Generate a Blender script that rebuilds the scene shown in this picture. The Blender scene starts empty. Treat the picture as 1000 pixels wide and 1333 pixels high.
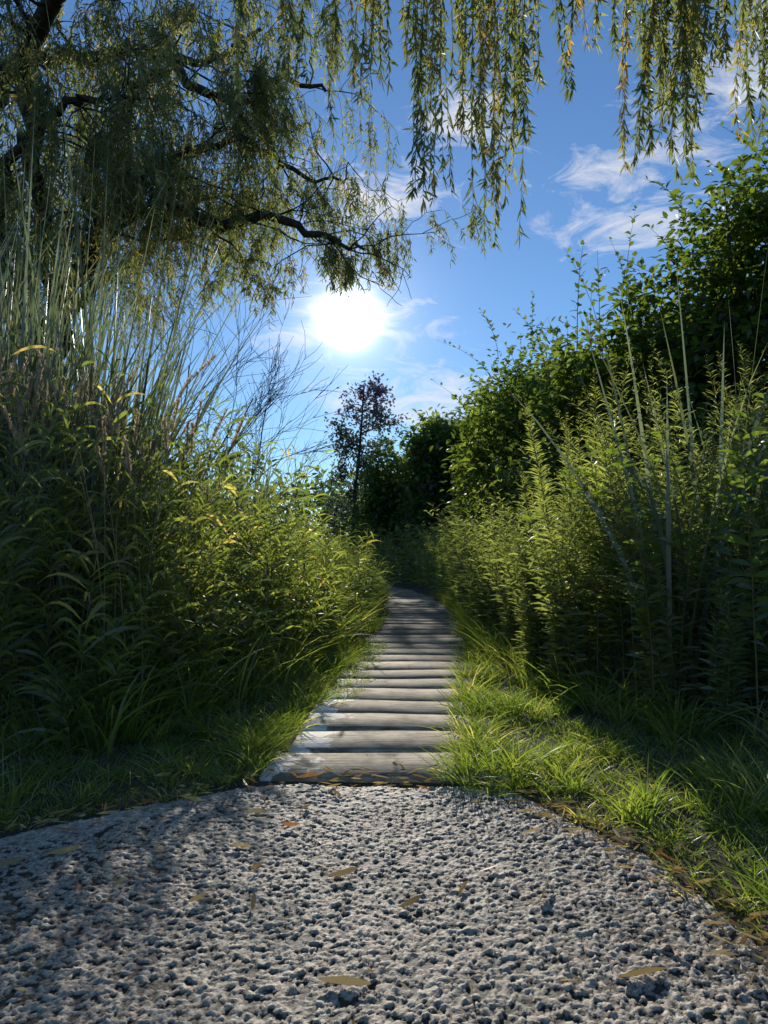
import bpy, math, random
import numpy as np
from mathutils import Vector
rng=np.random.default_rng(11)
random.seed(5)
scene=bpy.context.scene
scene.view_settings.view_transform='Standard'
scene.view_settings.look='None'
scene.view_settings.exposure=0
U=rng.uniform

# ---------------------------------------------------------------- helpers
def nrm(v): return v/np.maximum(np.linalg.norm(v,axis=-1,keepdims=True),1e-9)
def runit(n): return nrm(rng.normal(size=(n,3)))
class Geo:
    def __init__(s): s.v=[];s.q=[];s.r=[];s.n=0
    def add(s,v,q,r):
        s.v.append(v.reshape(-1,3)); s.q.append(q.reshape(-1,4)+s.n); s.r.append(r.reshape(-1)); s.n+=s.v[-1].shape[0]
def empty(name,loc=(0,0,0)):
    o=bpy.data.objects.new(name,None); scene.collection.objects.link(o); o.empty_display_size=.2; return o
def mk(name,g,mat,parent=None,smooth=False):
    v=np.concatenate(g.v).astype(np.float32); q=np.concatenate(g.q).astype(np.int32); r=np.concatenate(g.r).astype(np.float32)
    me=bpy.data.meshes.new(name)
    me.vertices.add(len(v)); me.vertices.foreach_set('co',v.ravel())
    me.loops.add(q.size); me.loops.foreach_set('vertex_index',q.ravel())
    me.polygons.add(len(q)); me.polygons.foreach_set('loop_start',np.arange(len(q),dtype=np.int32)*4)
    if smooth: me.polygons.foreach_set('use_smooth',np.ones(len(q),dtype=bool))
    me.update(calc_edges=True)
    a=me.attributes.new('rnd','FLOAT','POINT'); a.data.foreach_set('value',r)
    me.materials.append(mat)
    o=bpy.data.objects.new(name,me); scene.collection.objects.link(o)
    if parent: o.parent=parent
    return o
PROF={'grass':lambda t:(1-t)**.6*.95+.03,'lance':lambda t:np.sin(np.pi*np.clip(t*.93+.04,0,1))**.8+.02,
      'reed':lambda t:np.minimum(1,(1-t)*2.2)**.8*.97+.02}
def blades(g,p,d,L,W,bend,droop,k=4,prof='grass',rnd=None):
    N=len(p); d=nrm(d); L=np.broadcast_to(L,(N,)); W=np.broadcast_to(W,(N,)); droop=np.broadcast_to(droop,(N,))
    ref=nrm(np.stack([U(-1,1,N),U(-1,1,N),U(-.3,.3,N)],1))
    side=nrm(np.cross(d,ref))
    t=np.linspace(0,1,k+1)
    c=p[:,None]+d[:,None]*(L[:,None]*t)[...,None]+bend[:,None]*(L[:,None]*t**2)[...,None]
    c[...,2]-=(L*droop)[:,None]*t**2.3
    w=PROF[prof](t)
    off=side[:,None]*(W[:,None]*.5*w)[...,None]
    v=np.stack([c-off,c+off],2)
    b=(np.arange(N)*(2*(k+1)))[:,None]; j=np.arange(k)[None]*2
    q=np.stack([b+j,b+j+1,b+j+3,b+j+2],-1)
    if rnd is None: rnd=U(0,1,N)
    g.add(v,q,np.repeat(rnd,2*(k+1)))
def leaves(g,p,d,L,W,rnd=None,nr=None):
    N=len(p); d=nrm(d)
    if nr is None: nr=runit(N)
    s=nrm(np.cross(d,nr)); n=np.cross(s,d)
    L=np.broadcast_to(L,(N,))[:,None]; W=np.broadcast_to(W,(N,))[:,None]
    a=p+d*L*.28+s*W*.42+n*W*.12; b=p+d*L*.28-s*W*.42+n*W*.12
    a2=p+d*L*.62+s*W*.36+n*W*.1; b2=p+d*L*.62-s*W*.36+n*W*.1
    tip=p+d*L-n*W*.15
    v=np.stack([p,a,a2,tip,b2,b],1)
    i=(np.arange(N)*6)[:,None]
    q=np.stack([i+0,i+1,i+2,i+5, i+5,i+2,i+3,i+4],-1).reshape(-1,4)
    if rnd is None: rnd=U(0,1,N)
    g.add(v,q,np.repeat(rnd,6))
def tubes(g,P,R,sides=4,rnd=None):
    M,K,_=P.shape
    T=nrm(np.gradient(P,axis=1)); ref=np.array([.35,.9,.12])
    A=nrm(np.cross(T,ref)); B=np.cross(T,A)
    th=np.arange(sides)*2*np.pi/sides
    v=P[:,:,None]+R[:,:,None,None]*(A[:,:,None]*np.cos(th)[None,None,:,None]+B[:,:,None]*np.sin(th)[None,None,:,None])
    m=(np.arange(M)*K*sides)[:,None,None]; k=(np.arange(K-1)*sides)[None,:,None]; s=np.arange(sides)[None,None]; s2=(s+1)%sides
    q=np.stack([m+k+s,m+k+s2,m+k+sides+s2,m+k+sides+s],-1)
    if rnd is None: rnd=U(0,1,M)
    g.add(v,q,np.repeat(rnd,K*sides))
def catmull(P,n):
    P=np.array(P,float); Q=np.vstack([2*P[0]-P[1],P,2*P[-1]-P[-2]]); out=[]
    ts=np.linspace(0,len(P)-1-1e-6,n)
    for t in ts:
        i=int(t);f=t-i;a,b,c,d=Q[i:i+4]
        out.append(.5*((2*b)+(-a+c)*f+(2*a-5*b+4*c-d)*f*f+(-a+3*b-3*c+d)*f**3))
    return np.array(out)
def smooth_noise(x,y,s=1.0,seed=0):
    r=np.random.default_rng(seed); z=0
    for i in range(5):
        a=r.uniform(0,6.28); f=s*(1+i*.7); z=z+np.sin(x*f*np.cos(a)+y*f*np.sin(a)+r.uniform(0,6))/(1+i*.5)
    return z/2.5
def stalks(gl,gs,base,H,lean,n,t0,t1,L,W,up,droop,k=2,prof='lance',taper=.5,rad=.004,rbias=None,mode='blade'):
    M=len(base); K=5; tt=np.linspace(0,1,K)
    C=base[:,None]+lean[:,None]*(H[:,None]*tt**2)[...,None]; C[...,2]+=H[:,None]*tt*(1-.12*tt)
    if gs is not None: tubes(gs,C,rad*(1-.75*tt)[None]*np.ones((M,1)),3)
    t=np.sort(t0+(t1-t0)*U(0,1,(M,n)),axis=1)
    p=base[:,None]+lean[:,None]*(H[:,None]*t**2)[...,None]; p[...,2]+=H[:,None]*t*(1-.12*t)
    az=(np.arange(n)*2.4)[None]+U(0,6.28,(M,1))+U(-.4,.4,(M,n))
    upn=up+.5*t
    d=np.stack([np.cos(az),np.sin(az),upn+U(-.25,.25,(M,n))],-1)+lean[:,None]*1.0
    f=1-taper*t**2
    Ls=L*f*U(.6,1.3,(M,n))*U(.8,1.2,(M,1)); Ws=W*f*U(.7,1.2,(M,n))
    r=np.clip(U(0,1,(M,1))*.5+U(0,1,(M,n))*.5+(0 if rbias is None else rbias),0,1)
    if mode=='leaf': leaves(gl,p.reshape(-1,3),d.reshape(-1,3),Ls.ravel(),Ws.ravel(),r.ravel(),nrm(np.array([0,0,1.])+.5*runit(M*n)))
    else: blades(gl,p.reshape(-1,3),d.reshape(-1,3),Ls.ravel(),Ws.ravel(),np.zeros((M*n,3)),droop,k,prof,r.ravel())
    return C[:,-1]

# ---------------------------------------------------------------- materials
def newmat(name):
    m=bpy.data.materials.new(name); m.use_nodes=True; nt=m.node_tree; nt.nodes.clear()
    o=nt.nodes.new('ShaderNodeOutputMaterial'); return m,nt,o
def ramp(nt,fac,cols,interp='LINEAR'):
    r=nt.nodes.new('ShaderNodeValToRGB'); r.color_ramp.interpolation=interp
    els=r.color_ramp.elements
    while len(els)<len(cols): els.new(.5)
    for i,(p,c) in enumerate(cols):
        els[i].position=p; els[i].color=(*c,1)
    nt.links.new(fac,r.inputs['Fac']); return r.outputs['Color']
def leafmat(name,cols,tint=(4.2,4.0,1.6),mix=.5,gloss=.05,rough=.4,gain=1.0):
    m,nt,o=newmat(name); N=nt.nodes; l=nt.links
    a=N.new('ShaderNodeAttribute'); a.attribute_name='rnd'
    c=ramp(nt,a.outputs['Fac'],[(p,tuple(x*gain for x in cc)) for p,cc in cols])
    d=N.new('ShaderNodeBsdfDiffuse'); l.new(c,d.inputs['Color'])
    mul=N.new('ShaderNodeMix'); mul.data_type='RGBA'; mul.blend_type='MULTIPLY'; mul.inputs[0].default_value=1
    l.new(c,mul.inputs[6]); mul.inputs[7].default_value=(*tint,1)
    t=N.new('ShaderNodeBsdfTranslucent'); l.new(mul.outputs[2],t.inputs['Color'])
    mx=N.new('ShaderNodeMixShader'); mx.inputs[0].default_value=mix
    l.new(d.outputs[0],mx.inputs[1]); l.new(t.outputs[0],mx.inputs[2])
    g=N.new('ShaderNodeBsdfGlossy'); g.inputs['Roughness'].default_value=rough
    m2=N.new('ShaderNodeMixShader'); m2.inputs[0].default_value=gloss
    l.new(mx.outputs[0],m2.inputs[1]); l.new(g.outputs[0],m2.inputs[2]); l.new(m2.outputs[0],o.inputs[0])
    return m
def barkmat(name,c1,c2,scale=12):
    m,nt,o=newmat(name); N=nt.nodes; l=nt.links
    tc=N.new('ShaderNodeTexCoord'); no=N.new('ShaderNodeTexNoise'); no.inputs['Scale'].default_value=scale; no.inputs['Detail'].default_value=6
    l.new(tc.outputs['Object'],no.inputs['Vector'])
    c=ramp(nt,no.outputs['Fac'],[(.35,c1),(.65,c2)])
    b=N.new('ShaderNodeBsdfPrincipled'); b.inputs['Roughness'].default_value=.9; l.new(c,b.inputs['Base Color'])
    bp=N.new('ShaderNodeBump'); bp.inputs['Strength'].default_value=.6; bp.inputs['Distance'].default_value=.03
    l.new(no.outputs['Fac'],bp.inputs['Height']); l.new(bp.outputs[0],b.inputs['Normal']); l.new(b.outputs[0],o.inputs[0]); return m
M_willow=leafmat('willow_leaf',[(0,(.05,.068,.03)),(.55,(.09,.108,.045)),(.84,(.15,.155,.065)),(1,(.26,.165,.08))],tint=(3.5,3.3,1.7),gain=1.15)
M_grass=leafmat('grass_blade',[(0,(.052,.078,.022)),(.5,(.088,.125,.03)),(.85,(.145,.175,.05)),(1,(.32,.28,.15))],tint=(4.2,4.2,1.5))
M_reed=leafmat('reed_leaf',[(0,(.038,.055,.022)),(.5,(.07,.092,.033)),(.85,(.13,.155,.052)),(1,(.27,.22,.11))],tint=(5.4,5.2,2.0))
M_cat=leafmat('cattail_leaf',[(0,(.05,.065,.042)),(.6,(.08,.1,.06)),(.93,(.13,.145,.085)),(1,(.3,.26,.15))],gloss=.1,rough=.35,tint=(2.6,2.6,1.7),gain=1.1)
M_gold=leafmat('goldenrod_leaf',[(0,(.046,.06,.028)),(.5,(.08,.1,.04)),(1,(.15,.175,.06))],tint=(4.7,4.5,2.0))
M_broad=leafmat('broad_weed_leaf',[(0,(.045,.075,.02)),(1,(.1,.145,.035))],tint=(4.0,3.8,1.3))
M_shrub=leafmat('shrub_leaf',[(0,(.028,.046,.016)),(.5,(.05,.075,.022)),(1,(.1,.13,.034))],gloss=.05,tint=(4.5,4.3,1.5))
M_far=leafmat('distant_leaf',[(0,(.035,.055,.027)),(.5,(.06,.088,.038)),(1,(.1,.13,.05))],gain=1.15)
M_purple=leafmat('purple_leaf',[(0,(.04,.055,.035)),(.5,(.07,.07,.06)),(1,(.1,.065,.12))],tint=(2,2,2.2),gain=1.15)
M_straw=leafmat('straw',[(0,(.34,.27,.17)),(1,(.56,.47,.32))],tint=(1.6,1.55,1.4),gain=1)
M_dead=leafmat('dead_leaf',[(0,(.2,.13,.05)),(.5,(.42,.33,.16)),(.85,(.55,.42,.16)),(1,(.5,.2,.04))],tint=(1.2,1.1,.8),mix=.25,gain=1)
M_stem=leafmat('green_stem',[(0,(.06,.065,.025)),(1,(.15,.12,.06))],mix=.1,gain=1.1)
M_bark=barkmat('willow_bark',(.02,.016,.012),(.07,.056,.043))
M_twig=barkmat('twig_bark',(.04,.032,.025),(.1,.08,.065),30)

m,nt,o=newmat('soil'); N=nt.nodes; l=nt.links
tc=N.new('ShaderNodeTexCoord'); no=N.new('ShaderNodeTexNoise'); no.inputs['Scale'].default_value=9; no.inputs['Detail'].default_value=10; no.inputs['Roughness'].default_value=.7
l.new(tc.outputs['Object'],no.inputs['Vector'])
c=ramp(nt,no.outputs['Fac'],[(.3,(.035,.028,.017)),(.5,(.08,.063,.038)),(.62,(.05,.055,.025)),(.75,(.18,.145,.095))])
b=N.new('ShaderNodeBsdfPrincipled'); b.inputs['Roughness'].default_value=1; l.new(c,b.inputs['Base Color'])
bp=N.new('ShaderNodeBump'); bp.inputs['Distance'].default_value=.03; l.new(no.outputs['Fac'],bp.inputs['Height']); l.new(bp.outputs[0],b.inputs['Normal'])
l.new(b.outputs[0],o.inputs[0]); M_soil=m
m,nt,o=newmat('coarse_asphalt'); N=nt.nodes; l=nt.links
a=N.new('ShaderNodeAttribute'); a.attribute_name='rnd'
c=ramp(nt,a.outputs['Fac'],[(0,(.035,.028,.02)),(.12,(.085,.07,.05)),(.28,(.42,.35,.265)),(.7,(.62,.53,.41)),(1,(.86,.76,.61))])
tc=N.new('ShaderNodeTexCoord'); no=N.new('ShaderNodeTexNoise'); no.inputs['Scale'].default_value=180; no.inputs['Detail'].default_value=4
l.new(tc.outputs['Object'],no.inputs['Vector'])
n2=N.new('ShaderNodeTexNoise'); n2.inputs['Scale'].default_value=3; n2.inputs['Detail'].default_value=5; l.new(tc.outputs['Object'],n2.inputs['Vector'])
f2=ramp(nt,n2.outputs['Fac'],[(.3,(.7,.69,.66)),(.7,(1.08,1.04,.98))])
f1=ramp(nt,no.outputs['Fac'],[(.32,(.5,.5,.5)),(.65,(1.1,1.1,1.1))])
x1=N.new('ShaderNodeMix'); x1.data_type='RGBA'; x1.blend_type='MULTIPLY'; x1.inputs[0].default_value=1; l.new(c,x1.inputs[6]); l.new(f1,x1.inputs[7])
x2=N.new('ShaderNodeMix'); x2.data_type='RGBA'; x2.blend_type='MULTIPLY'; x2.inputs[0].default_value=1; l.new(x1.outputs[2],x2.inputs[6]); l.new(f2,x2.inputs[7])
b=N.new('ShaderNodeBsdfPrincipled'); b.inputs['Roughness'].default_value=.7; b.inputs['Specular IOR Level'].default_value=.3; l.new(x2.outputs[2],b.inputs['Base Color'])
bp=N.new('ShaderNodeBump'); bp.inputs['Distance'].default_value=.002; bp.inputs['Strength'].default_value=.8; l.new(no.outputs['Fac'],bp.inputs['Height']); l.new(bp.outputs[0],b.inputs['Normal'])
l.new(b.outputs[0],o.inputs[0]); M_asph=m
# weathered wood; rnd attribute carries distance from left end (0..1)
m,nt,o=newmat('weathered_wood'); N=nt.nodes; l=nt.links
tc=N.new('ShaderNodeTexCoord'); oi=N.new('ShaderNodeObjectInfo')
mp=N.new('ShaderNodeMapping'); mp.inputs['Scale'].default_value=(4,60,30); l.new(tc.outputs['Object'],mp.inputs['Vector'])
vm=N.new('ShaderNodeVectorMath'); vm.operation='SCALE'; vm.inputs[0].default_value=(31,17,9); l.new(oi.outputs['Random'],vm.inputs['Scale']); l.new(vm.outputs[0],mp.inputs['Location'])
no=N.new('ShaderNodeTexNoise'); no.inputs['Scale'].default_value=1; no.inputs['Detail'].default_value=7; no.inputs['Roughness'].default_value=.65; no.inputs['Distortion'].default_value=.4; l.new(mp.outputs[0],no.inputs['Vector'])
ad_=N.new('ShaderNodeVectorMath'); ad_.operation='ADD'; l.new(tc.outputs['Object'],ad_.inputs[0]); l.new(vm.outputs[0],ad_.inputs[1])
n2=N.new('ShaderNodeTexNoise'); n2.inputs['Scale'].default_value=8; n2.inputs['Detail'].default_value=7; n2.inputs['Roughness'].default_value=.65; l.new(ad_.outputs[0],n2.inputs['Vector'])
c=ramp(nt,no.outputs['Fac'],[(.3,(.09,.075,.055)),(.44,(.32,.275,.205)),(.7,(.5,.44,.345))])
cr=ramp(nt,oi.outputs['Random'],[(0,(.68,.68,.65)),(1,(1.15,1.1,1.05))])
x1=N.new('ShaderNodeMix'); x1.data_type='RGBA'; x1.blend_type='MULTIPLY'; x1.inputs[0].default_value=1; l.new(c,x1.inputs[6]); l.new(cr,x1.inputs[7])
c3=ramp(nt,n2.outputs['Fac'],[(.35,(.45,.44,.4)),(.55,(1,1,1)),(.72,(1.35,1.35,1.3))])
x3=N.new('ShaderNodeMix'); x3.data_type='RGBA'; x3.blend_type='MULTIPLY'; x3.inputs[0].default_value=1; l.new(x1.outputs[2],x3.inputs[6]); l.new(c3,x3.inputs[7])
a=N.new('ShaderNodeAttribute'); a.attribute_name='rnd'
sb=N.new('ShaderNodeMath'); sb.operation='MULTIPLY_ADD'; sb.inputs[1].default_value=.9; l.new(n2.outputs['Fac'],sb.inputs[0]); 
ng=N.new('ShaderNodeMath'); ng.operation='MULTIPLY'; ng.inputs[1].default_value=-1; l.new(a.outputs['Fac'],ng.inputs[0]); l.new(ng.outputs[0],sb.inputs[2])
sf=ramp(nt,sb.outputs[0],[(.31,(0,0,0)),(.34,(1,1,1))])
x2=N.new('ShaderNodeMix'); x2.data_type='RGBA'; l.new(sf,x2.inputs[0]); l.new(x3.outputs[2],x2.inputs[6]); x2.inputs[7].default_value=(.74,.7,.62,1)
b=N.new('ShaderNodeBsdfPrincipled'); b.inputs['Roughness'].default_value=.85; b.inputs['Specular IOR Level'].default_value=.15; l.new(x2.outputs[2],b.inputs['Base Color'])
bp=N.new('ShaderNodeBump'); bp.inputs['Distance'].default_value=.006; bp.inputs['Strength'].default_value=.8; l.new(no.outputs['Fac'],bp.inputs['Height']); l.new(bp.outputs[0],b.inputs['Normal'])
l.new(b.outputs[0],o.inputs[0]); M_wood=m

# ---------------------------------------------------------------- ground + path
g=Geo(); xs=np.linspace(-300,300,41); X,Y=np.meshgrid(xs,xs); v=np.stack([X,Y,X*0],-1)
i=np.arange(40)[:,None]*41+np.arange(40)[None]; q=np.stack([i,i+1,i+42,i+41],-1); g.add(v,q,np.zeros(41*41)); mk('ground',g,M_soil)

ex=[-6,-2,-1.11,-.85,-.45,.4,.5,.69,.74,.78,.9,1.1]; ey=[.2,1.7,2.14,2.33,2.62,2.62,2.4,2.03,1.79,1.4,.6,-6]
def edge(x): return np.interp(x,ex,ey)
def pgrid(xs,ys):
    X,Y=np.meshgrid(xs,ys); c=.0155
    Xw=X+.007*smooth_noise(X,Y,160,31); Yw=Y+.007*smooth_noise(X,Y,160,32)
    def h(a,b,s): 
        z=np.sin(a*127.1+b*311.7+s*74.7)*43758.5453; return z-np.floor(z)
    def wor(Xw,Yw,c,s0):
        gx=np.floor(Xw/c).astype(int); gy=np.floor(Yw/c).astype(int)
        F1=np.full(X.shape,9.);F2=F1.copy();ID=np.zeros(X.shape,int);PX=F1.copy();PY=F1.copy()
        for dx in(-1,0,1):
            for dy in(-1,0,1):
                a=gx+dx;bb=gy+dy; px=(a+.02+.96*h(a,bb,1+s0))*c; py=(bb+.02+.96*h(a,bb,2+s0))*c
                D=np.hypot(Xw-px,Yw-py); m=D<F1
                F2=np.where(m,F1,np.minimum(F2,D)); ID=np.where(m,(a*7919+bb*104729),ID); PX=np.where(m,px,PX);PY=np.where(m,py,PY); F1=np.where(m,D,F1)
        return F1,F2,ID,Xw-PX,Yw-PY
    F1,F2,ID,ox,oy=wor(Xw,Yw,c,0)
    e=np.clip((F2-F1)/c*2.8,0,1); r1=h(ID%1013,ID%733,3); r2=h(ID%911,ID%577,4); r3=h(ID%607,ID%877,5)-.5; r4=h(ID%503,ID%769,6)-.5
    present=(r2>.24)
    hh=e**.6*(.0024+.004*r1)+(ox*r3+oy*r4)*.75*e
    hh=np.where(present,hh,e*.0006)
    G1,G2,ID2,_,_=wor(Xw*1.0,Yw*1.0,.009,7); e2=np.clip((G2-G1)/.009*1.8,0,1)
    hh=hh+e2*.0014
    big=smooth_noise(X,Y,25,3)*.0015+smooth_noise(X,Y,6,4)*.003
    s=np.clip((edge(X)+.03*smooth_noise(X,Y,14,8)-Y)/.05,0,1)
    dust=np.clip(1-(edge(X)-Y+.08*smooth_noise(X,Y,9,18))/.22,0,1)   # sand and dust settled along the rim
    Z=.004+hh*(1-.5*dust)+big-(1-s)*.05
    col=np.where(present,np.clip(e*1.6-.1,0,1)*(.35+.65*r2)*(.7+.3*r1),.03+.18*e2*h(ID2%911,ID2%577,4))
    col=np.clip(col+dust*.28,0,1)
    return np.stack([X,Y,Z],-1),col
dx=.0042
xs=np.concatenate([np.arange(-6,-1.5,.06),np.arange(-1.5,1.2,dx)]); ys=np.concatenate([np.arange(-6,1.0,.06),np.arange(1.0,2.72,dx)])
v,col=pgrid(xs,ys); n=len(xs);m_=len(ys)
i=np.arange(m_-1)[:,None]*n+np.arange(n-1)[None]; q=np.stack([i,i+1,i+n+1,i+n],-1)
g=Geo(); g.add(v,q,col); mk('asphalt_path',g,M_asph)

# ---------------------------------------------------------------- boardwalk
def cx(y): return np.interp(y,[-5,2.6,5.9,9.6,13,16,20,24],[-.03,-.01,.24,.47,.42,.1,-.9,-2.2])
bw=empty('boardwalk'); HW=.43
yy=2.63; k=0
while yy<21:
    pw=.34+U(-.03,.02); L0=-HW+U(-.04,.03); L1=HW+U(-.03,.03)
    yc=yy+pw/2; sl=(cx(yc+.2)-cx(yc-.2))/.4; ang=-math.atan(sl)*.4+U(-.018,.018)
    nx=16; us=np.linspace(L0,L1,nx)
    yo0=-pw/2+.007*smooth_noise(us,us*0,9,k); yo1=pw/2+.007*smooth_noise(us,us*0,9,k+50)
    zt=.024+U(-.005,.005); b_=.005
    rows=[(yo0,-.02),(yo0,zt-b_),(yo0+b_,zt),(yo1-b_,zt),(yo1,zt-b_),(yo1,-.02)]
    V=np.stack([np.stack([us,yo,np.full(nx,z)+ (0.002*np.sin(us*7+k) if z>0 else 0)],-1) for yo,z in rows],0)
    q=[]
    R=len(rows)
    for r_ in range(R):
        r2=(r_+1)%R
        for j in range(nx-1): q.append([r_*nx+j,r_*nx+j+1,r2*nx+j+1,r2*nx+j])
    for j in (0,nx-1): q+= [[0*nx+j,1*nx+j,4*nx+j,5*nx+j],[1*nx+j,2*nx+j,3*nx+j,4*nx+j]]
    g=Geo(); g.add(V,np.array(q),np.tile((us-us[0])/(2*HW)+max(0,yc-4.2)*.15,R))
    ob=mk('plank_%d'%(k+1),g,M_wood,bw); ob.location=(float(cx(yc)),yc,0); ob.rotation_euler=(U(-.01,.01),U(-.01,.01),ang)
    yy+=pw+.018; k+=1

# ---------------------------------------------------------------- short grass verge
def tufts(gm,centers,nb,h0,h1,w,spread,lean,droop,k=3,rb=0):
    M=len(centers); N=M*nb
    c=np.repeat(centers,nb,0); a=U(0,6.28,N); r=np.abs(rng.normal(0,spread,N))
    hs=np.repeat(U(h0,h1,M),nb)*U(.45,1.2,N)
    p=np.stack([c[:,0]+r*np.cos(a),c[:,1]+r*np.sin(a),np.full(N,-.005)],1)
    a2=a+U(-1.3,1.3,N); ln=U(.1,1,N)*lean
    d=np.stack([np.cos(a2)*ln,np.sin(a2)*ln,np.ones(N)],1)
    bend=np.stack([np.cos(a2),np.sin(a2),np.zeros(N)],1)*(U(.1,.9,N)*lean)[:,None]
    rr=np.clip(np.repeat(U(0,.75,M),nb)+U(0,.35,N)+rb,0,1)
    blades(gm,p,d,hs,w*U(.6,1.3,N),bend,droop*U(.3,1.3,N),k,'grass',rr)
def sample(n,x0,x1,y0,y1): return np.stack([U(x0,x1,n),U(y0,y1,n)],1)
Lx=lambda y: np.interp(y,[0,2.2,2.75,3.5,4.3,5.0,5.9,7,11,14,20],[-2.2,-1.85,-1.35,-.98,-.72,-.62,-.5,-.38,-.15,-.25,-1.6])
Rx=lambda y: np.interp(y,[0,2.4,3.2,4.3,7,12,16,20],[2.6,1.9,1.4,.9,.88,1.05,.8,.1])
mR=lambda y: np.interp(y,[2.6,3.3,4.3,6],[.25,.28,.34,.40])
def free(P,marL=.44,dR=0):
    x,y=P[:,0],P[:,1]; off=x-cx(y)
    onb=(y>2.6)&(off>-marL)&(off<mR(y)+dR)
    pth=(y<edge(x)+.01+.05*smooth_noise(x,y,11,2))
    return ~onb&~pth
gv=Geo()
P=sample(4000,-3,3,.7,9); P=P[free(P)]
keep=(smooth_noise(P[:,0],P[:,1],8,5)>-.55)&((P[:,0]>Lx(P[:,1])-.3)&(P[:,0]<Rx(P[:,1])+.4)); P=P[keep]
near=P[P[:,1]<4.5]; far=P[P[:,1]>=4.5]
tall=smooth_noise(near[:,0],near[:,1],6,15)>.25
tufts(gv,near[tall],34,.12,.24,.006,.026,.7,.35,4)
tufts(gv,near[~tall],26,.05,.11,.005,.034,.9,.35)
tufts(gv,far,16,.08,.24,.008,.05,.7,.35,4)
P=sample(2000,-1.7,1.9,1.2,3.6); P=P[free(P,.47,.04)]
tufts(gv,P,14,.02,.08,.0045,.045,.9,.3)
n=290; y=U(2.7,6.5,n); sgn=np.where(U(0,1,n)<.5,-1,1); P=np.stack([cx(y)+np.where(sgn<0,-.46-U(0,.16,n),mR(y)+U(0,.2,n)),y],1)
P=P[smooth_noise(P[:,0],P[:,1],6,25)>-.35]
tufts(gv,P,26,.08,.2,.0055,.03,.9,.4,4)
n=55; y=U(3.8,6.5,n); tufts(gv,np.stack([cx(y)-.42+U(0,.14,n),y],1),18,.05,.13,.006,.03,1.1,.5,4)
P=np.array([[.28,2.6],[.34,2.66],[.27,2.74],[.34,2.84],[.42,2.58],[.47,2.7],[.3,2.95],[.36,2.52]]); tufts(gv,P,60,.07,.13,.005,.05,1,.4,4)
P=np.array([[.03,4.05],[.0,3.98],[-.02,4.6],[.15,5.2]]); tufts(gv,P,12,.04,.07,.008,.025,1.3,.4)
mk('grass_verge',gv,M_grass)

gb=Geo()
y=U(3.0,13,340); x=Lx(y)-np.abs(rng.normal(0,.25,340))+.08
P=np.stack([x,y],1); P=P[free(P,.5,.1)]; tufts(gb,P,22,.25,.6,.010,.05,.6,.5,5)
y=U(2.9,13,240); x=Rx(y)+np.abs(rng.normal(0,.25,240))-.08
P=np.stack([x,y],1); P=P[free(P,.5,.1)]; tufts(gb,P,20,.2,.42,.009,.05,.6,.5,4)
mk('bank_grass',gb,M_grass)

# ---------------------------------------------------------------- reed canary grass on the left
gl=Geo();gs=Geo()
def bankbases(n,side,y0,y1,depth,pw=1.3):
    y=U(y0,y1,n); off=U(0,1,n)**pw*depth
    x=(Lx(y)-off) if side<0 else (Rx(y)+off)
    return np.stack([x,y,np.zeros(n)],1),off
def clump(B,s,seed,lo=.7,hi=1.22):
    z=smooth_noise(B[:,0],B[:,1],s,seed); return np.clip(lo+(z+.8)/1.6*(hi-lo),lo,hi)
B,off=bankbases(980,-1,2.95,6.2,2.1)
cc=B[rng.choice(len(B),120)][:,:2]; idx=np.argmin(((B[:,None,:2]-cc[None])**2).sum(2),1); B[:,:2]=B[:,:2]*.3+cc[idx]*.7
chs=U(.6,1.2,120)[idx]; cl_=np.stack([rng.normal(.14,.15,120),rng.normal(0,.12,120),np.zeros(120)],1)[idx]
H=np.clip(.55+off*1.6,0,1.85)*U(.72,1.1,len(B))*chs*np.interp(B[:,1],[3,4.4,6.2],[.9,1.05,.85])
lean=cl_+np.stack([rng.normal(0,.14,len(B)),rng.normal(0,.13,len(B)),np.zeros(len(B))],1)
stalks(gl,gs,B,H,lean,15,.1,1,.25,.019,.8,.5,4,'lance',.3,.003)
# taller emergent stems that catch the sun
B,off=bankbases(150,-1,3.0,6.5,1.7,1.0)
H=np.clip(.85+off*1.15,0,1.95)*U(.85,1.15,len(B)); lean=np.stack([rng.normal(.18,.18,len(B)),rng.normal(0,.15,len(B)),np.zeros(len(B))],1)
stalks(gl,gs,B,H,lean,11,.35,1,.3,.022,.7,.55,5,'lance',.3,.0035,.15)
B,off=bankbases(600,-1,6.5,15,2.2)
H=np.clip(.75+off*.6,0,1.6)*U(.7,1.1,len(B))*clump(B,3.5,44,.62,1.25)
lean=np.stack([rng.normal(.12,.18,len(B)),rng.normal(0,.16,len(B)),np.zeros(len(B))],1)
stalks(gl,gs,B,H,lean,14,.08,1,.34,.022,.75,.55,4,'lance',.3,.004)
reed=empty('reed_grass'); mk('blades',gl,M_reed,reed); mk('stems',gs,M_stem,reed)
gl=Geo();gs=Geo(); n=130
B=np.stack([U(-2.5,-1.0,n),U(3.3,4.8,n),np.zeros(n)],1)
H=U(1.75,2.25,n)*np.interp(B[:,0],[-2.6,-1.4,-.95],[1,.92,.72])
lean=np.stack([rng.normal(-.02,.17,n),rng.normal(0,.1,n),np.zeros(n)],1)
stalks(gl,gs,B,H,lean,130,.88,1,.04,.008,2.2,.3,2,'lance',.2,.003)
sh=empty('seed_grass'); mk('seed_heads',gl,M_straw,sh); mk('stems',gs,M_straw,sh)

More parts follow.
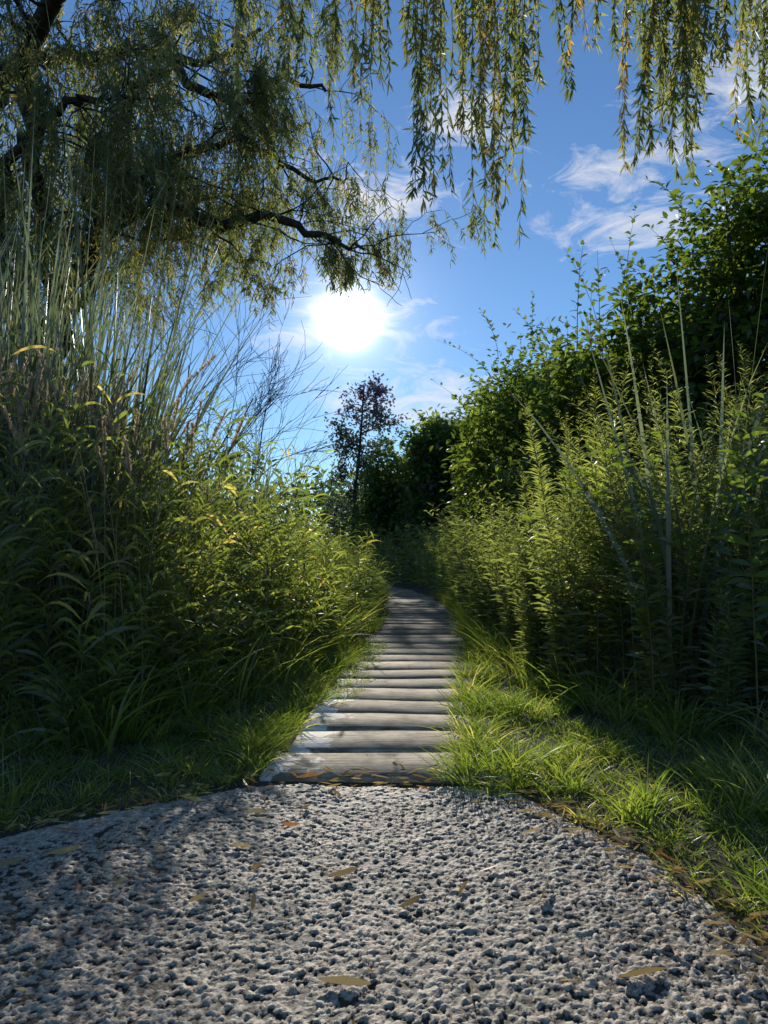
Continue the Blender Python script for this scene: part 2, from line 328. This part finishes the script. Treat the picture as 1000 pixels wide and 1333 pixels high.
# ---------------------------------------------------------------- cattails
def cattails(name,C,nb,h0,h1,w,lean=.1,drp=.15):
    g=Geo(); M=len(C); N=M*nb; c=np.repeat(C,nb,0); a=U(0,6.28,N); r=U(0,.09,N)
    hm=np.repeat(U(h0,h1,M),nb)*U(.6,1.05,N)
    p=np.stack([c[:,0]+r*np.cos(a),c[:,1]+r*np.sin(a),np.zeros(N)],1)
    wind=np.array([.05,0,0]); ln=U(0,1,N)*lean
    d=np.stack([np.cos(a)*ln,np.sin(a)*ln,np.ones(N)],1)+wind
    bend=np.stack([np.cos(a),np.sin(a),np.zeros(N)],1)*(U(0,1,N)**2*lean*2.2)[:,None]
    dr=np.where(U(0,1,N)<drp,U(.2,.6,N),U(0,.08,N))
    blades(g,p,d,hm,w*U(.6,1.2,N),bend,dr,7,'reed',U(0,.97,N))
    e=empty(name); mk('blades',g,M_cat,e)
    return e
C=np.stack([U(-4.0,-1.6,240),U(4.2,6.4,240)],1); C=C[C[:,0]<-.355*C[:,1]]
cattails('cattail_reeds',C,11,2.4,3.5,.021,.15)
C=np.stack([U(-4.5,-1.3,95),U(7.5,9.5,95)],1); C=C[C[:,0]<-.17*C[:,1]+0.1]
cattails('cattail_reeds',C,8,1.6,2.7,.024,.15)
C=np.stack([U(-9,-4,110),U(4,13,110)],1); cattails('cattail_reeds',C,7,2.4,3.6,.03,.12)
C=np.array([[1.45,3.7],[1.6,3.8],[1.75,3.95],[1.85,4.15],[2.0,3.8],[2.1,4.3],[1.9,4.5],[2.35,4.1]]); cattails('cattail_reeds',C,10,2.0,3.0,.024,.28,.4)

# ---------------------------------------------------------------- goldenrod on the right
gl=Geo();gs=Geo()
B,off=bankbases(800,1,3.1,7.5,2.3)
cc=B[rng.choice(len(B),110)][:,:2]; idx=np.argmin(((B[:,None,:2]-cc[None])**2).sum(2),1); B[:,:2]=B[:,:2]*.4+cc[idx]*.6
H=np.clip(1.05+off*.75,0,1.9)*U(.72,1.1,len(B))*U(.6,1.2,110)[idx]
lean=np.stack([rng.normal(-.08,.16,len(B)),rng.normal(-.02,.15,len(B)),np.zeros(len(B))],1)
stalks(gl,gs,B,H,lean,75,.1,1,.095,.017,.35,.25,2,'lance',.55,.004)
B,off=bankbases(520,1,7.2,16,2.2)
H=np.clip(1.3+off*.75,0,2.4)*U(.65,1.1,len(B))*clump(B,3,61,.65,1.25)
lean=np.stack([rng.normal(-.06,.15,len(B)),rng.normal(0,.14,len(B)),np.zeros(len(B))],1)
stalks(gl,gs,B,H,lean,60,.1,1,.13,.025,.35,.25,2,'lance',.5,.004)
n=90; B=np.stack([U(1.1,2.9,n),U(3.7,6,n),np.zeros(n)],1); H=U(1.6,2.45,n); lean=np.stack([rng.normal(-.06,.14,n),rng.normal(0,.1,n),np.zeros(n)],1)
stalks(gl,gs,B,H,lean,190,.3,1,.17,.015,.4,.2,2,'lance',.88,.006,.4)
e=empty('goldenrod_plants'); mk('leaves',gl,M_gold,e); mk('stems',gs,M_stem,e)
gl=Geo();gs=Geo(); n=40; B=np.stack([U(1.2,2.4,n),U(3.1,4.8,n),np.zeros(n)],1); B=B[B[:,0]>Rx(B[:,1])]; n=len(B); H=U(.8,1.7,n)
lean=np.stack([rng.normal(-.12,.15,n),rng.normal(-.1,.12,n),np.zeros(n)],1)
stalks(gl,gs,B,H,lean,34,.25,1,.14,.032,.25,.3,4,'lance',.35,.006)
e=empty('broadleaf_weeds'); mk('leaves',gl,M_broad,e); mk('stems',gs,M_stem,e)

# ---------------------------------------------------------------- shrubs
def branch_tree(out,start,d,L,r,depth,kids=4,wob=.18,grav=0.0,ang=.6,minr=.002):
    K=7; pts=[np.array(start,float)]; d=nrm(np.array(d,float))
    for i in range(K-1):
        d=nrm(d+rng.normal(0,wob,3)+np.array([0,0,grav])); pts.append(pts[-1]+d*L/(K-1))
    P=np.array(pts); R=np.linspace(r,max(r*.35,minr*.6),K); out.append((P,R,depth))
    if depth>0:
        for j in range(kids):
            t=U(.25,1.0); i=min(int(t*(K-1)),K-2); f=t*(K-1)-i; s=P[i]*(1-f)+P[i+1]*f
            dd=nrm(nrm(P[i+1]-P[i])+runit(1)[0]*ang*1.3)
            branch_tree(out,s,dd,L*U(.45,.7),max(R[i]*.55,minr),depth-1,kids,wob,grav,ang,minr)
def put_tubes(g,out,sides=4):
    tubes(g,np.array([o[0] for o in out]),np.array([o[1] for o in out]),sides)
def crown(g,ells,ncl,nl,L,W,spread,bias=.2):
    vol=np.array([e[3]*e[4]*e[5] for e in ells]); pr=vol**.7/np.sum(vol**.7)
    idx=rng.choice(len(ells),ncl,p=pr); E=np.array(ells)[idx]
    u=runit(ncl); lump=1+.22*np.sin(u[:,0]*7+idx)*np.sin(u[:,2]*6+idx*2)+.16*np.sin(u[:,1]*13+u[:,2]*11)
    r=U(0,1,ncl)**bias*lump
    C=E[:,:3]+u*E[:,3:6]*r[:,None]; C=C[C[:,2]>.15]; M=len(C)
    n=M*nl; c=np.repeat(C,nl,0); sp=np.repeat(U(.5,1.3,M),nl)*spread
    o_=rng.normal(size=(n,3))*sp[:,None]*np.array([1,1,.6]); p=c+o_
    d=nrm(nrm(o_)+rng.normal(0,.5,(n,3))+np.array([0,0,-.15]))
    rr=np.clip(np.repeat(U(0,.7,M),nl)+U(0,.35,n),0,1)
    leaves(g,p,d,L*U(.6,1.2,n),W*U(.7,1.2,n),rr,nrm(np.array([0,0,1.])+.6*runit(n)))
    return C
def shrub(name,ells,ncl,nl,L,W,spread,mat,shoots=0,nst=50,bias=.2,sh=(.4,.95)):
    e=empty(name); gl=Geo(); gs=Geo(); C=crown(gl,ells,ncl,nl,L,W,spread,bias)
    idx=rng.choice(len(C),min(nst,len(C)),replace=False); E=np.array(ells)
    Ps=[];Rs=[]
    for c in C[idx]:
        k=np.argmin(np.sum((E[:,:2]-c[:2])**2,1)); b0=np.array([E[k,0]+U(-.25,.25),E[k,1]+U(-.25,.25),0])
        mid=(b0*.55+c*.45)+np.array([0,0,.25*c[2]])+rng.normal(0,.08,3)
        Ps.append(catmull([b0,mid,c],7)); Rs.append(np.linspace(.028,.004,7))
    tubes(gs,np.array(Ps),np.array(Rs),5)
    if shoots:
        top=C[C[:,2]>np.percentile(C[:,2],45)]; B=top[rng.choice(len(top),shoots)]
        H=U(sh[0],sh[1],shoots); ln=np.stack([rng.normal(-.1,.3,shoots),rng.normal(0,.25,shoots),np.zeros(shoots)],1)
        stalks(gl,gs,B,H,ln,18,.1,1,L*.95,W*.95,.3,.2,2,'lance',.4,.006,mode='leaf')
    mk('leaves',gl,mat,e); mk('stems',gs,M_twig,e); return e
shrub('leafy_shrub',[(2.2,8.4,1.6,.7,.9,1.35),(2.8,8.6,2.1,.8,1.1,1.55),(3.4,8.2,2.4,.75,1.1,1.7),(4.0,8.0,3.1,.75,1.1,1.8),(4.8,7.8,3.3,1.0,1.3,2.1)],1700,22,.12,.075,.15,M_shrub,170,60,.34,(.5,1.4))
shrub('leafy_shrub',[(1.9,11.5,1.8,.8,1.2,1.7),(2.7,12.5,2.2,1.1,1.2,2.1)],800,20,.12,.075,.15,M_shrub,90,40,.3,(.5,1.3))
shrub('leafy_shrub',[(6.5,8,3.2,1.8,2,3.2),(7.5,5.5,2.6,2,2,2.6),(5,5.2,1.5,1.5,1.3,1.5)],1000,16,.16,.1,.22,M_shrub,20)
shrub('deciduous_tree',[(1.75,25,4.1,.95,1.3,1.3),(1.8,25,2.2,1.0,1.2,1.4)],420,20,.25,.15,.26,M_far,35,60,.36)
shrub('deciduous_tree',[(.3,27,3.1,.95,1.2,1.5),(-.3,27,1.9,.9,1.1,1.2),(.9,27.5,1.8,.9,1,1.3)],380,20,.24,.14,.26,M_far,30,40,.36)
shrub('deciduous_tree',[(3.7,24,4.0,1.3,1.5,2.0),(3.2,24,2.2,1.2,1.3,1.5)],450,20,.26,.16,.28,M_far,30,40,.32)
shrub('deciduous_tree',[(5.5,20,3.6,2.0,1.8,2.6),(4.2,17,2.6,1.4,1.6,2.3)],850,20,.24,.15,.26,M_far,20,50)
e=empty('slender_tree'); gs=Geo(); gl=Geo()
trunk=catmull([(-1.1,29,0),(-1.2,29,2.5),(-.95,29,5),(-.8,29,7.4)],10); tubes(gs,trunk[None],np.linspace(.11,.03,10)[None],6)
out=[]
for i in range(46):
    t=U(.2,1); p=trunk[min(int(t*9),8)]*1.0; a=U(0,6.28); branch_tree(out,p+np.array([0,0,U(-.3,.3)]),(math.cos(a),math.sin(a),.4),U(.9,1.5)*(1.15-.3*t),.025,1,3)
put_tubes(gs,out,4); tips=np.concatenate([o[0][4:] for o in out]); C=np.repeat(tips,9,0); n=len(C); p=C+rng.normal(0,.15,(n,3))
rr=np.clip((C[:,2]-5)/3+U(-.4,.4,n),0,1)
leaves(gl,p,runit(n)+np.array([0,0,-.2]),.17*U(.6,1.2,n),.1,rr)
mk('leaves',gl,M_purple,e); mk('branches',gs,M_twig,e)

gl=Geo();gs=Geo()
n=700; B=np.stack([U(-5,6,n),U(17,24,n),np.zeros(n)],1); B=B[np.abs(B[:,0]-cx(B[:,1]))>.6]; 
lean=np.stack([rng.normal(0,.15,len(B)),rng.normal(0,.15,len(B)),np.zeros(len(B))],1)
stalks(gl,gs,B,U(.9,1.9,len(B)),lean,30,.05,1,.22,.04,.5,.4,2,'lance',.4,.006)
e=empty('marsh_weeds'); mk('leaves',gl,M_gold,e); mk('stems',gs,M_stem,e)
g=Geo(); ells=[]
for i in range(70):
    a=-1.9+i/69*3.8; r=U(34,46); h=U(2.2,3.6); 
    if abs(a)>.6: h*=1.7
    ells.append((math.sin(a)*r,math.cos(a)*r,h*.8,U(2.2,3.6),U(2,3),h))
crown(g,ells,4200,14,.55,.36,.5,.25); mk('distant_trees',g,M_far)
g=Geo(); n=6000; p=np.stack([U(-30,30,n),U(8,40,n),np.zeros(n)],1); p=p[(p[:,0]<-3.5)|(p[:,0]>4)|(p[:,1]>23)]; n=len(p)
blades(g,p,np.stack([rng.normal(0,.15,n),rng.normal(0,.15,n),np.ones(n)],1),U(1,2.1,n),.07,rng.normal(0,.1,(n,3)),.1,3,'reed'); mk('marsh_reeds',g,M_reed)

gs=Geo(); out=[]
for b0,d0,L0 in [((-3.4,10,1.2),(.5,0,.8),2.3),((-3.0,10.3,1.0),(.4,.1,.9),2.4),((-2.6,10,1.0),(.3,0,.9),2.1),((-3.8,10.2,1.4),(.5,0,.7),2.5),((-2.0,11,.6),(.2,0,1),1.6),((-1.6,11,.4),(.15,0,1),1.6),((-2.3,10.6,.8),(.35,0,.9),2.2)]:
    branch_tree(out,b0,d0,L0,.022,3,4,.1,.01,.42,.0035)
put_tubes(gs,out,4)
st=[np.linspace((-2.6+U(-.3,.3),10.3,0),o[0][0],7) for o in out if o[2]==3]; tubes(gs,np.array(st),np.full((len(st),7),.024),5)
mk('bare_shrub',gs,M_twig)

# ---------------------------------------------------------------- willow
wt=empty('willow_tree'); gs=Geo(); gl=Geo(); gt=Geo()
limbs=[([(-6.3,12.5,-.1),(-6.25,12.4,1.6),(-5.9,12.3,3.2),(-5.4,12.1,4.6)],.42,.26,0),
 ([(-5.5,12.1,4.4),(-4.9,11.6,5.4),(-4.3,11.3,5.9),(-3.6,11.2,6.15),(-2.7,11.1,5.9),(-1.75,11.1,5.95),(-.9,11.1,5.65),(-.3,11.1,5.45)],.2,.02,1),
 ([(-4.4,11.3,5.85),(-4.55,11.2,6.8),(-4.1,11.1,7.5),(-3.5,11.0,8.2),(-2.6,11.0,8.4),(-1.9,11.0,8.9)],.14,.03,1),
 ([(-5.7,12.2,3.8),(-6.5,12.0,6),(-6.4,11.6,8),(-5.8,11.5,8.9),(-5.1,11.4,9.8)],.24,.06,1),
 ([(-6.4,11.6,8.0),(-5.6,11.3,8.6),(-4.6,11.1,8.5),(-3.6,11.0,8.5),(-2.6,11,7.8),(-1.6,11,8.1),(-.9,11,7.9)],.15,.025,1),
 ([(-4.3,11.3,5.95),(-3.9,11.3,6.6),(-3.2,11.3,7.1),(-2.2,11.4,7.3),(-1.3,11.5,6.8),(-.5,11.5,6.75)],.1,.018,1),
 ([(-6.3,12.3,6),(-7.5,12.8,7.2),(-8.5,13,8.5),(-9.5,13,9)],.16,.04,1),
 ([(-6.0,12.2,3.6),(-7.0,11.0,5.2),(-7.2,9.8,6.5),(-6.8,8.8,7.6)],.15,.03,1),
 ([(-5.9,12.2,4.0),(-5.8,10.9,5.6),(-5.0,9.8,6.3),(-4.0,9.3,6.7),(-3.1,9.2,6.6)],.13,.02,3),
 ([(-5.9,12.2,3.6),(-6,14,5.5),(-5.2,15.5,7.2),(-4.0,16.5,8.4),(-2.6,17,9)],.16,.03,3),
 ([(-5.4,12.1,4.6),(-5.2,10.8,6.2),(-4.5,9.2,7.5),(-2.6,7.4,7.6),(-.6,6.2,7.1),(1.0,5.6,6.6),(2.2,5.2,6.2),(3.4,5.0,5.7)],.15,.03,2)]
SS=[];SL=[];SH=[]
for pts,r0,r1,kind in limbs:
    n=36; P=catmull(pts,n); P[1:-1]+=rng.normal(0,.045,(n-2,3)); R=np.linspace(r0,r1,n)
    tubes(gs,P[None],R[None],9 if r0>.1 else 6)
    if kind==0: continue
    ln=np.sum(np.linalg.norm(np.diff(P,axis=0),axis=1)); nb=int(ln*(4.1 if kind==1 else 2.8))
    out=[]
    for j in range(nb):
        t=U(.12 if kind==1 else .25,1); i=min(int(t*(n-1)),n-2); T=nrm(P[i+1]-P[i])
        d=nrm(T*.6+runit(1)[0]*.9+np.array([0,0,.25]))
        branch_tree(out,P[i],d,U(.7,1.7),max(.034*(1.2-t),.014),1,3,.26,-.03,.7,.006)
    put_tubes(gs,out,4)
    for o_ in out:
        if kind==2 and o_[0][0][1]<8.3: continue
        for _ in range(1 if U()<.6 else 2):
            i=rng.integers(3,7); SS.append(o_[0][i]); SL.append(U(.3,1.6)*(1.25 if U()<.2 else 1)); dd=nrm(o_[0][-1]-o_[0][0]); SH.append(dd*np.array([1,1,0])*U(.1,.35))
SS=np.array(SS);SL=np.array(SL);SH=np.array(SH)
k_=U(0,1,len(SS))<np.where(SS[:,0]<-3.6,.8,.92); SS,SL,SH=SS[k_],SL[k_],SH[k_]
rep=4; SS=np.repeat(SS,rep,0)+rng.normal(0,.08,(len(SS)*rep,3)); SL=np.repeat(SL,rep)*U(.4,1.15,len(SS)); SH=np.repeat(SH,rep,0)
zmin=np.interp((SS[:,0]+SH[:,0])*11.2/SS[:,1],[-9,-5,-3.2,-1.6,-1.1,0],[2.4,3.0,4.0,4.75,5.1,5.15])+U(-.1,.6,len(SS))
SL=np.where(SS[:,0]<-3.8,SL*1.35,SL)
SL=np.minimum(SL,SS[:,2]-zmin); k_=SL>.12; SS,SL,SH=SS[k_],SL[k_],SH[k_]
def strands(S,Ls,Hs,nl,L,W,jit=.05,rad=.003,w0=.0,spr=.75):
    M=len(S); K=8; tt=np.linspace(0,1,K)
    ph=U(0,6.28,(M,1)); fq=U(2,6,(M,1)); jj=jit*U(.3,1.8,(M,1))
    def C(t): 
        x=S[:,None]+Hs[:,None]*(1-np.exp(-3*t))[...,None]
        x[...,0]+=jj*(np.sin(t*fq+ph)-np.sin(ph)); x[...,1]+=jj*(np.cos(t*fq*1.1+ph)-np.cos(ph)); x[...,2]-=Ls[:,None]*t; return x
    tubes(gt,C(np.tile(tt,(M,1))),np.linspace(rad,rad*.4,K)[None]*np.ones((M,1)),3)
    t=np.sort(w0+(1-w0)*U(0,1,(M,nl))**.85,1); p=C(t).reshape(-1,3); n=len(p); a=U(0,6.28,n); s_=spr*U(.3,1.2,n)
    d=np.stack([np.cos(a)*s_,np.sin(a)*s_,-U(.05,1.2,n)],1)
    r=np.clip(np.repeat(U(0,.75,M),nl)+U(0,.3,n),0,1)
    blades(gl,p,d,L*U(.5,1.25,n),W*U(.7,1.2,n),rng.normal(0,.12,(n,3)),.2,2,'lance',r)
strands(SS,SL,SH,24,.11,.021)
cl=[(-.55,5.4,4.35,.12,6),(-.2,5.1,4.0,.12,8),(.02,5.3,4.3,.08,5),(.16,5.0,4.05,.06,5),(.34,5.0,3.22,.065,17),(.5,5.2,4.2,.05,3),(.72,5.0,2.9,.075,24),(.93,5.1,3.65,.05,6),(1.2,5.0,4.05,.04,5),(1.45,4.9,4.2,.04,4),(1.83,5.0,3.5,.065,14),(2.08,4.95,3.42,.085,24),(2.3,5.1,4.1,.07,8),(2.5,5.0,4.2,.06,5),(2.8,5.2,3.8,.12,9),(-1.0,5.6,4.5,.15,6)]
for x,y,zb,w,n in cl:
    top=np.interp(x,[-1,1,2.2,3.4],[7.1,6.6,6.2,5.7]); S=np.stack([rng.normal(x,w,n),rng.normal(y,w,n),np.full(n,top)-U(0,.3,n)],1)
    f=U(0,1,n); zbs=zb+(4.7-zb)*f**1.3*.8; zbs[0]=zb
    strands(S,S[:,2]-zbs,np.zeros((n,3)),120,.075,.017,.05,.003,.3,.6)
mk('trunk_and_limbs',gs,M_bark,wt,True); mk('leaf_strands',gl,M_willow,wt); mk('hanging_twigs',gt,M_stem,wt)

# ---------------------------------------------------------------- fallen leaves
g=Geo(); n=190; x=U(-1.3,.9,n); y=U(1.1,2.9,n)
z=np.where((y>2.62)&(np.abs(x-cx(y))<.43),.034,.018); p=np.stack([x,y,z],1); a=U(0,6.28,n)
Lr=np.where(U(0,1,n)<.2,U(.05,.09,n),U(.01,.03,n))
blades(g,p,np.stack([np.cos(a),np.sin(a),U(-.02,.12,n)],1),Lr,Lr*.17,np.stack([U(-.3,.3,n),U(-.3,.3,n),np.zeros(n)],1),0,4,'lance')
ep=[]
for i in range(340):
    xx=U(-1.3,.85); ep.append((xx,float(edge(xx))+rng.normal(0,.06)))
for i in range(220):
    yy=U(1.3,2.4); ep.append((float(np.interp(yy,[1.4,1.79,2.03,2.4],[.78,.74,.69,.5]))+rng.normal(0,.07),yy))
ep=np.array(ep); n=len(ep); p=np.column_stack([ep,np.full(n,.018)]); a=U(0,6.28,n)
blades(g,p,np.stack([np.cos(a),np.sin(a),U(0,.3,n)],1),U(.02,.07,n),U(.003,.01,n),np.zeros((n,3)),0,3,'lance')
mk('fallen_leaves',g,M_dead)

# ---------------------------------------------------------------- camera, sun, sky
cam=bpy.data.cameras.new('camera'); co=bpy.data.objects.new('camera',cam); scene.collection.objects.link(co); scene.camera=co
cam.sensor_fit='VERTICAL'; cam.sensor_height=36; cam.lens=26; cam.clip_end=1000; cam.clip_start=.02
co.location=(0,0,.8); co.rotation_euler=(math.radians(93.2),0,0)
EL,AZ=math.radians(17.8),math.radians(-2.72)
sd=Vector((math.sin(AZ)*math.cos(EL),math.cos(AZ)*math.cos(EL),math.sin(EL)))
sl=bpy.data.lights.new('sun','SUN'); sl.energy=5; sl.angle=math.radians(.5); sl.color=(1,.94,.84)
so=bpy.data.objects.new('sun',sl); scene.collection.objects.link(so); so.rotation_euler=(-sd).to_track_quat('-Z','Y').to_euler(); so.location=(-5,60,20)

w=bpy.data.worlds.new('World'); scene.world=w; w.use_nodes=True; nt=w.node_tree; nt.nodes.clear(); N=nt.nodes; l=nt.links
def math_(op,a,b=None,c=None):
    n=N.new('ShaderNodeMath'); n.operation=op
    for i,x in enumerate((a,b,c)):
        if x is None: continue
        if isinstance(x,(int,float)): n.inputs[i].default_value=x
        else: l.new(x,n.inputs[i])
    return n.outputs[0]
sky=N.new('ShaderNodeTexSky'); sky.sky_type='NISHITA'; sky.sun_disc=False; sky.sun_elevation=EL; sky.sun_rotation=AZ; sky.air_density=1.0; sky.dust_density=0; sky.ozone_density=2.0
tc=N.new('ShaderNodeTexCoord'); sp=N.new('ShaderNodeSeparateXYZ'); l.new(tc.outputs['Generated'],sp.inputs[0])
az=math_('ARCTAN2',sp.outputs[0],sp.outputs[1]); el=math_('ARCSINE',sp.outputs[2])
cb=N.new('ShaderNodeCombineXYZ'); l.new(az,cb.inputs[0]); l.new(el,cb.inputs[1])
mp=N.new('ShaderNodeMapping'); mp.inputs['Rotation'].default_value=(0,0,-.25); mp.inputs['Scale'].default_value=(5,13,1); l.new(cb.outputs[0],mp.inputs[0])
no=N.new('ShaderNodeTexNoise'); no.inputs['Scale'].default_value=2.2; no.inputs['Detail'].default_value=7; no.inputs['Roughness'].default_value=.66; no.inputs['Distortion'].default_value=.9; l.new(mp.outputs[0],no.inputs['Vector'])
blobs=[(-.02,.46,.14,.055),(.34,.41,.15,.04),(.35,.465,.13,.03),(.05,.205,.16,.06),(-.05,.31,.13,.065),(.12,.54,.08,.05),(.5,.55,.17,.08),(-.6,.4,.2,.08),(.26,.70,.12,.05)]
tot=None
for a0,e0,sa,se in blobs:
    da=math_('DIVIDE',math_('SUBTRACT',az,a0),sa); de=math_('DIVIDE',math_('SUBTRACT',el,e0),se)
    gsn=math_('EXPONENT',math_('MULTIPLY',math_('ADD',math_('MULTIPLY',da,da),math_('MULTIPLY',de,de)),-1.0))
    tot=gsn if tot is None else math_('MAXIMUM',tot,gsn)
den=math_('ADD',math_('MULTIPLY',tot,.32),math_('SUBTRACT',no.outputs['Fac'],.66))
den=math_('MULTIPLY',den,3.6); n_=N.new('ShaderNodeClamp'); l.new(den,n_.inputs[0]); den=n_.outputs[0]
tint=N.new('ShaderNodeMix'); tint.data_type='RGBA'; tint.blend_type='MULTIPLY'; tint.inputs[0].default_value=1; l.new(sky.outputs[0],tint.inputs[6]); tint.inputs[7].default_value=(.60,.79,1.0,1)
mixc=N.new('ShaderNodeMix'); mixc.data_type='RGBA'; l.new(math_('MULTIPLY',den,.85),mixc.inputs[0]); l.new(tint.outputs[2],mixc.inputs[6]); mixc.inputs[7].default_value=(6.3,6.4,6.7,1)
bg=N.new('ShaderNodeBackground'); bg.inputs['Strength'].default_value=.13; l.new(mixc.outputs[2],bg.inputs['Color'])
vm=N.new('ShaderNodeVectorMath'); vm.operation='DOT_PRODUCT'; l.new(tc.outputs['Generated'],vm.inputs[0]); vm.inputs[1].default_value=sd
ang=math_('ARCCOSINE',math_('MINIMUM',vm.outputs['Value'],.9999999))
core=math_('MULTIPLY',math_('EXPONENT',math_('MULTIPLY',math_('POWER',math_('DIVIDE',ang,.022),2.0),-1.0)),9.0)
aur=math_('ADD',math_('MULTIPLY',math_('EXPONENT',math_('MULTIPLY',math_('DIVIDE',ang,.035),-1.0)),1.2),math_('MULTIPLY',math_('EXPONENT',math_('MULTIPLY',math_('DIVIDE',ang,.10),-1.0)),.18))
tot2=math_('ADD',core,aur)
bg2=N.new('ShaderNodeBackground'); bg2.inputs['Color'].default_value=(1,.98,.94,1); l.new(tot2,bg2.inputs['Strength'])
ad=N.new('ShaderNodeAddShader'); l.new(bg.outputs[0],ad.inputs[0]); l.new(bg2.outputs[0],ad.inputs[1])
wo=N.new('ShaderNodeOutputWorld'); l.new(ad.outputs[0],wo.inputs[0])
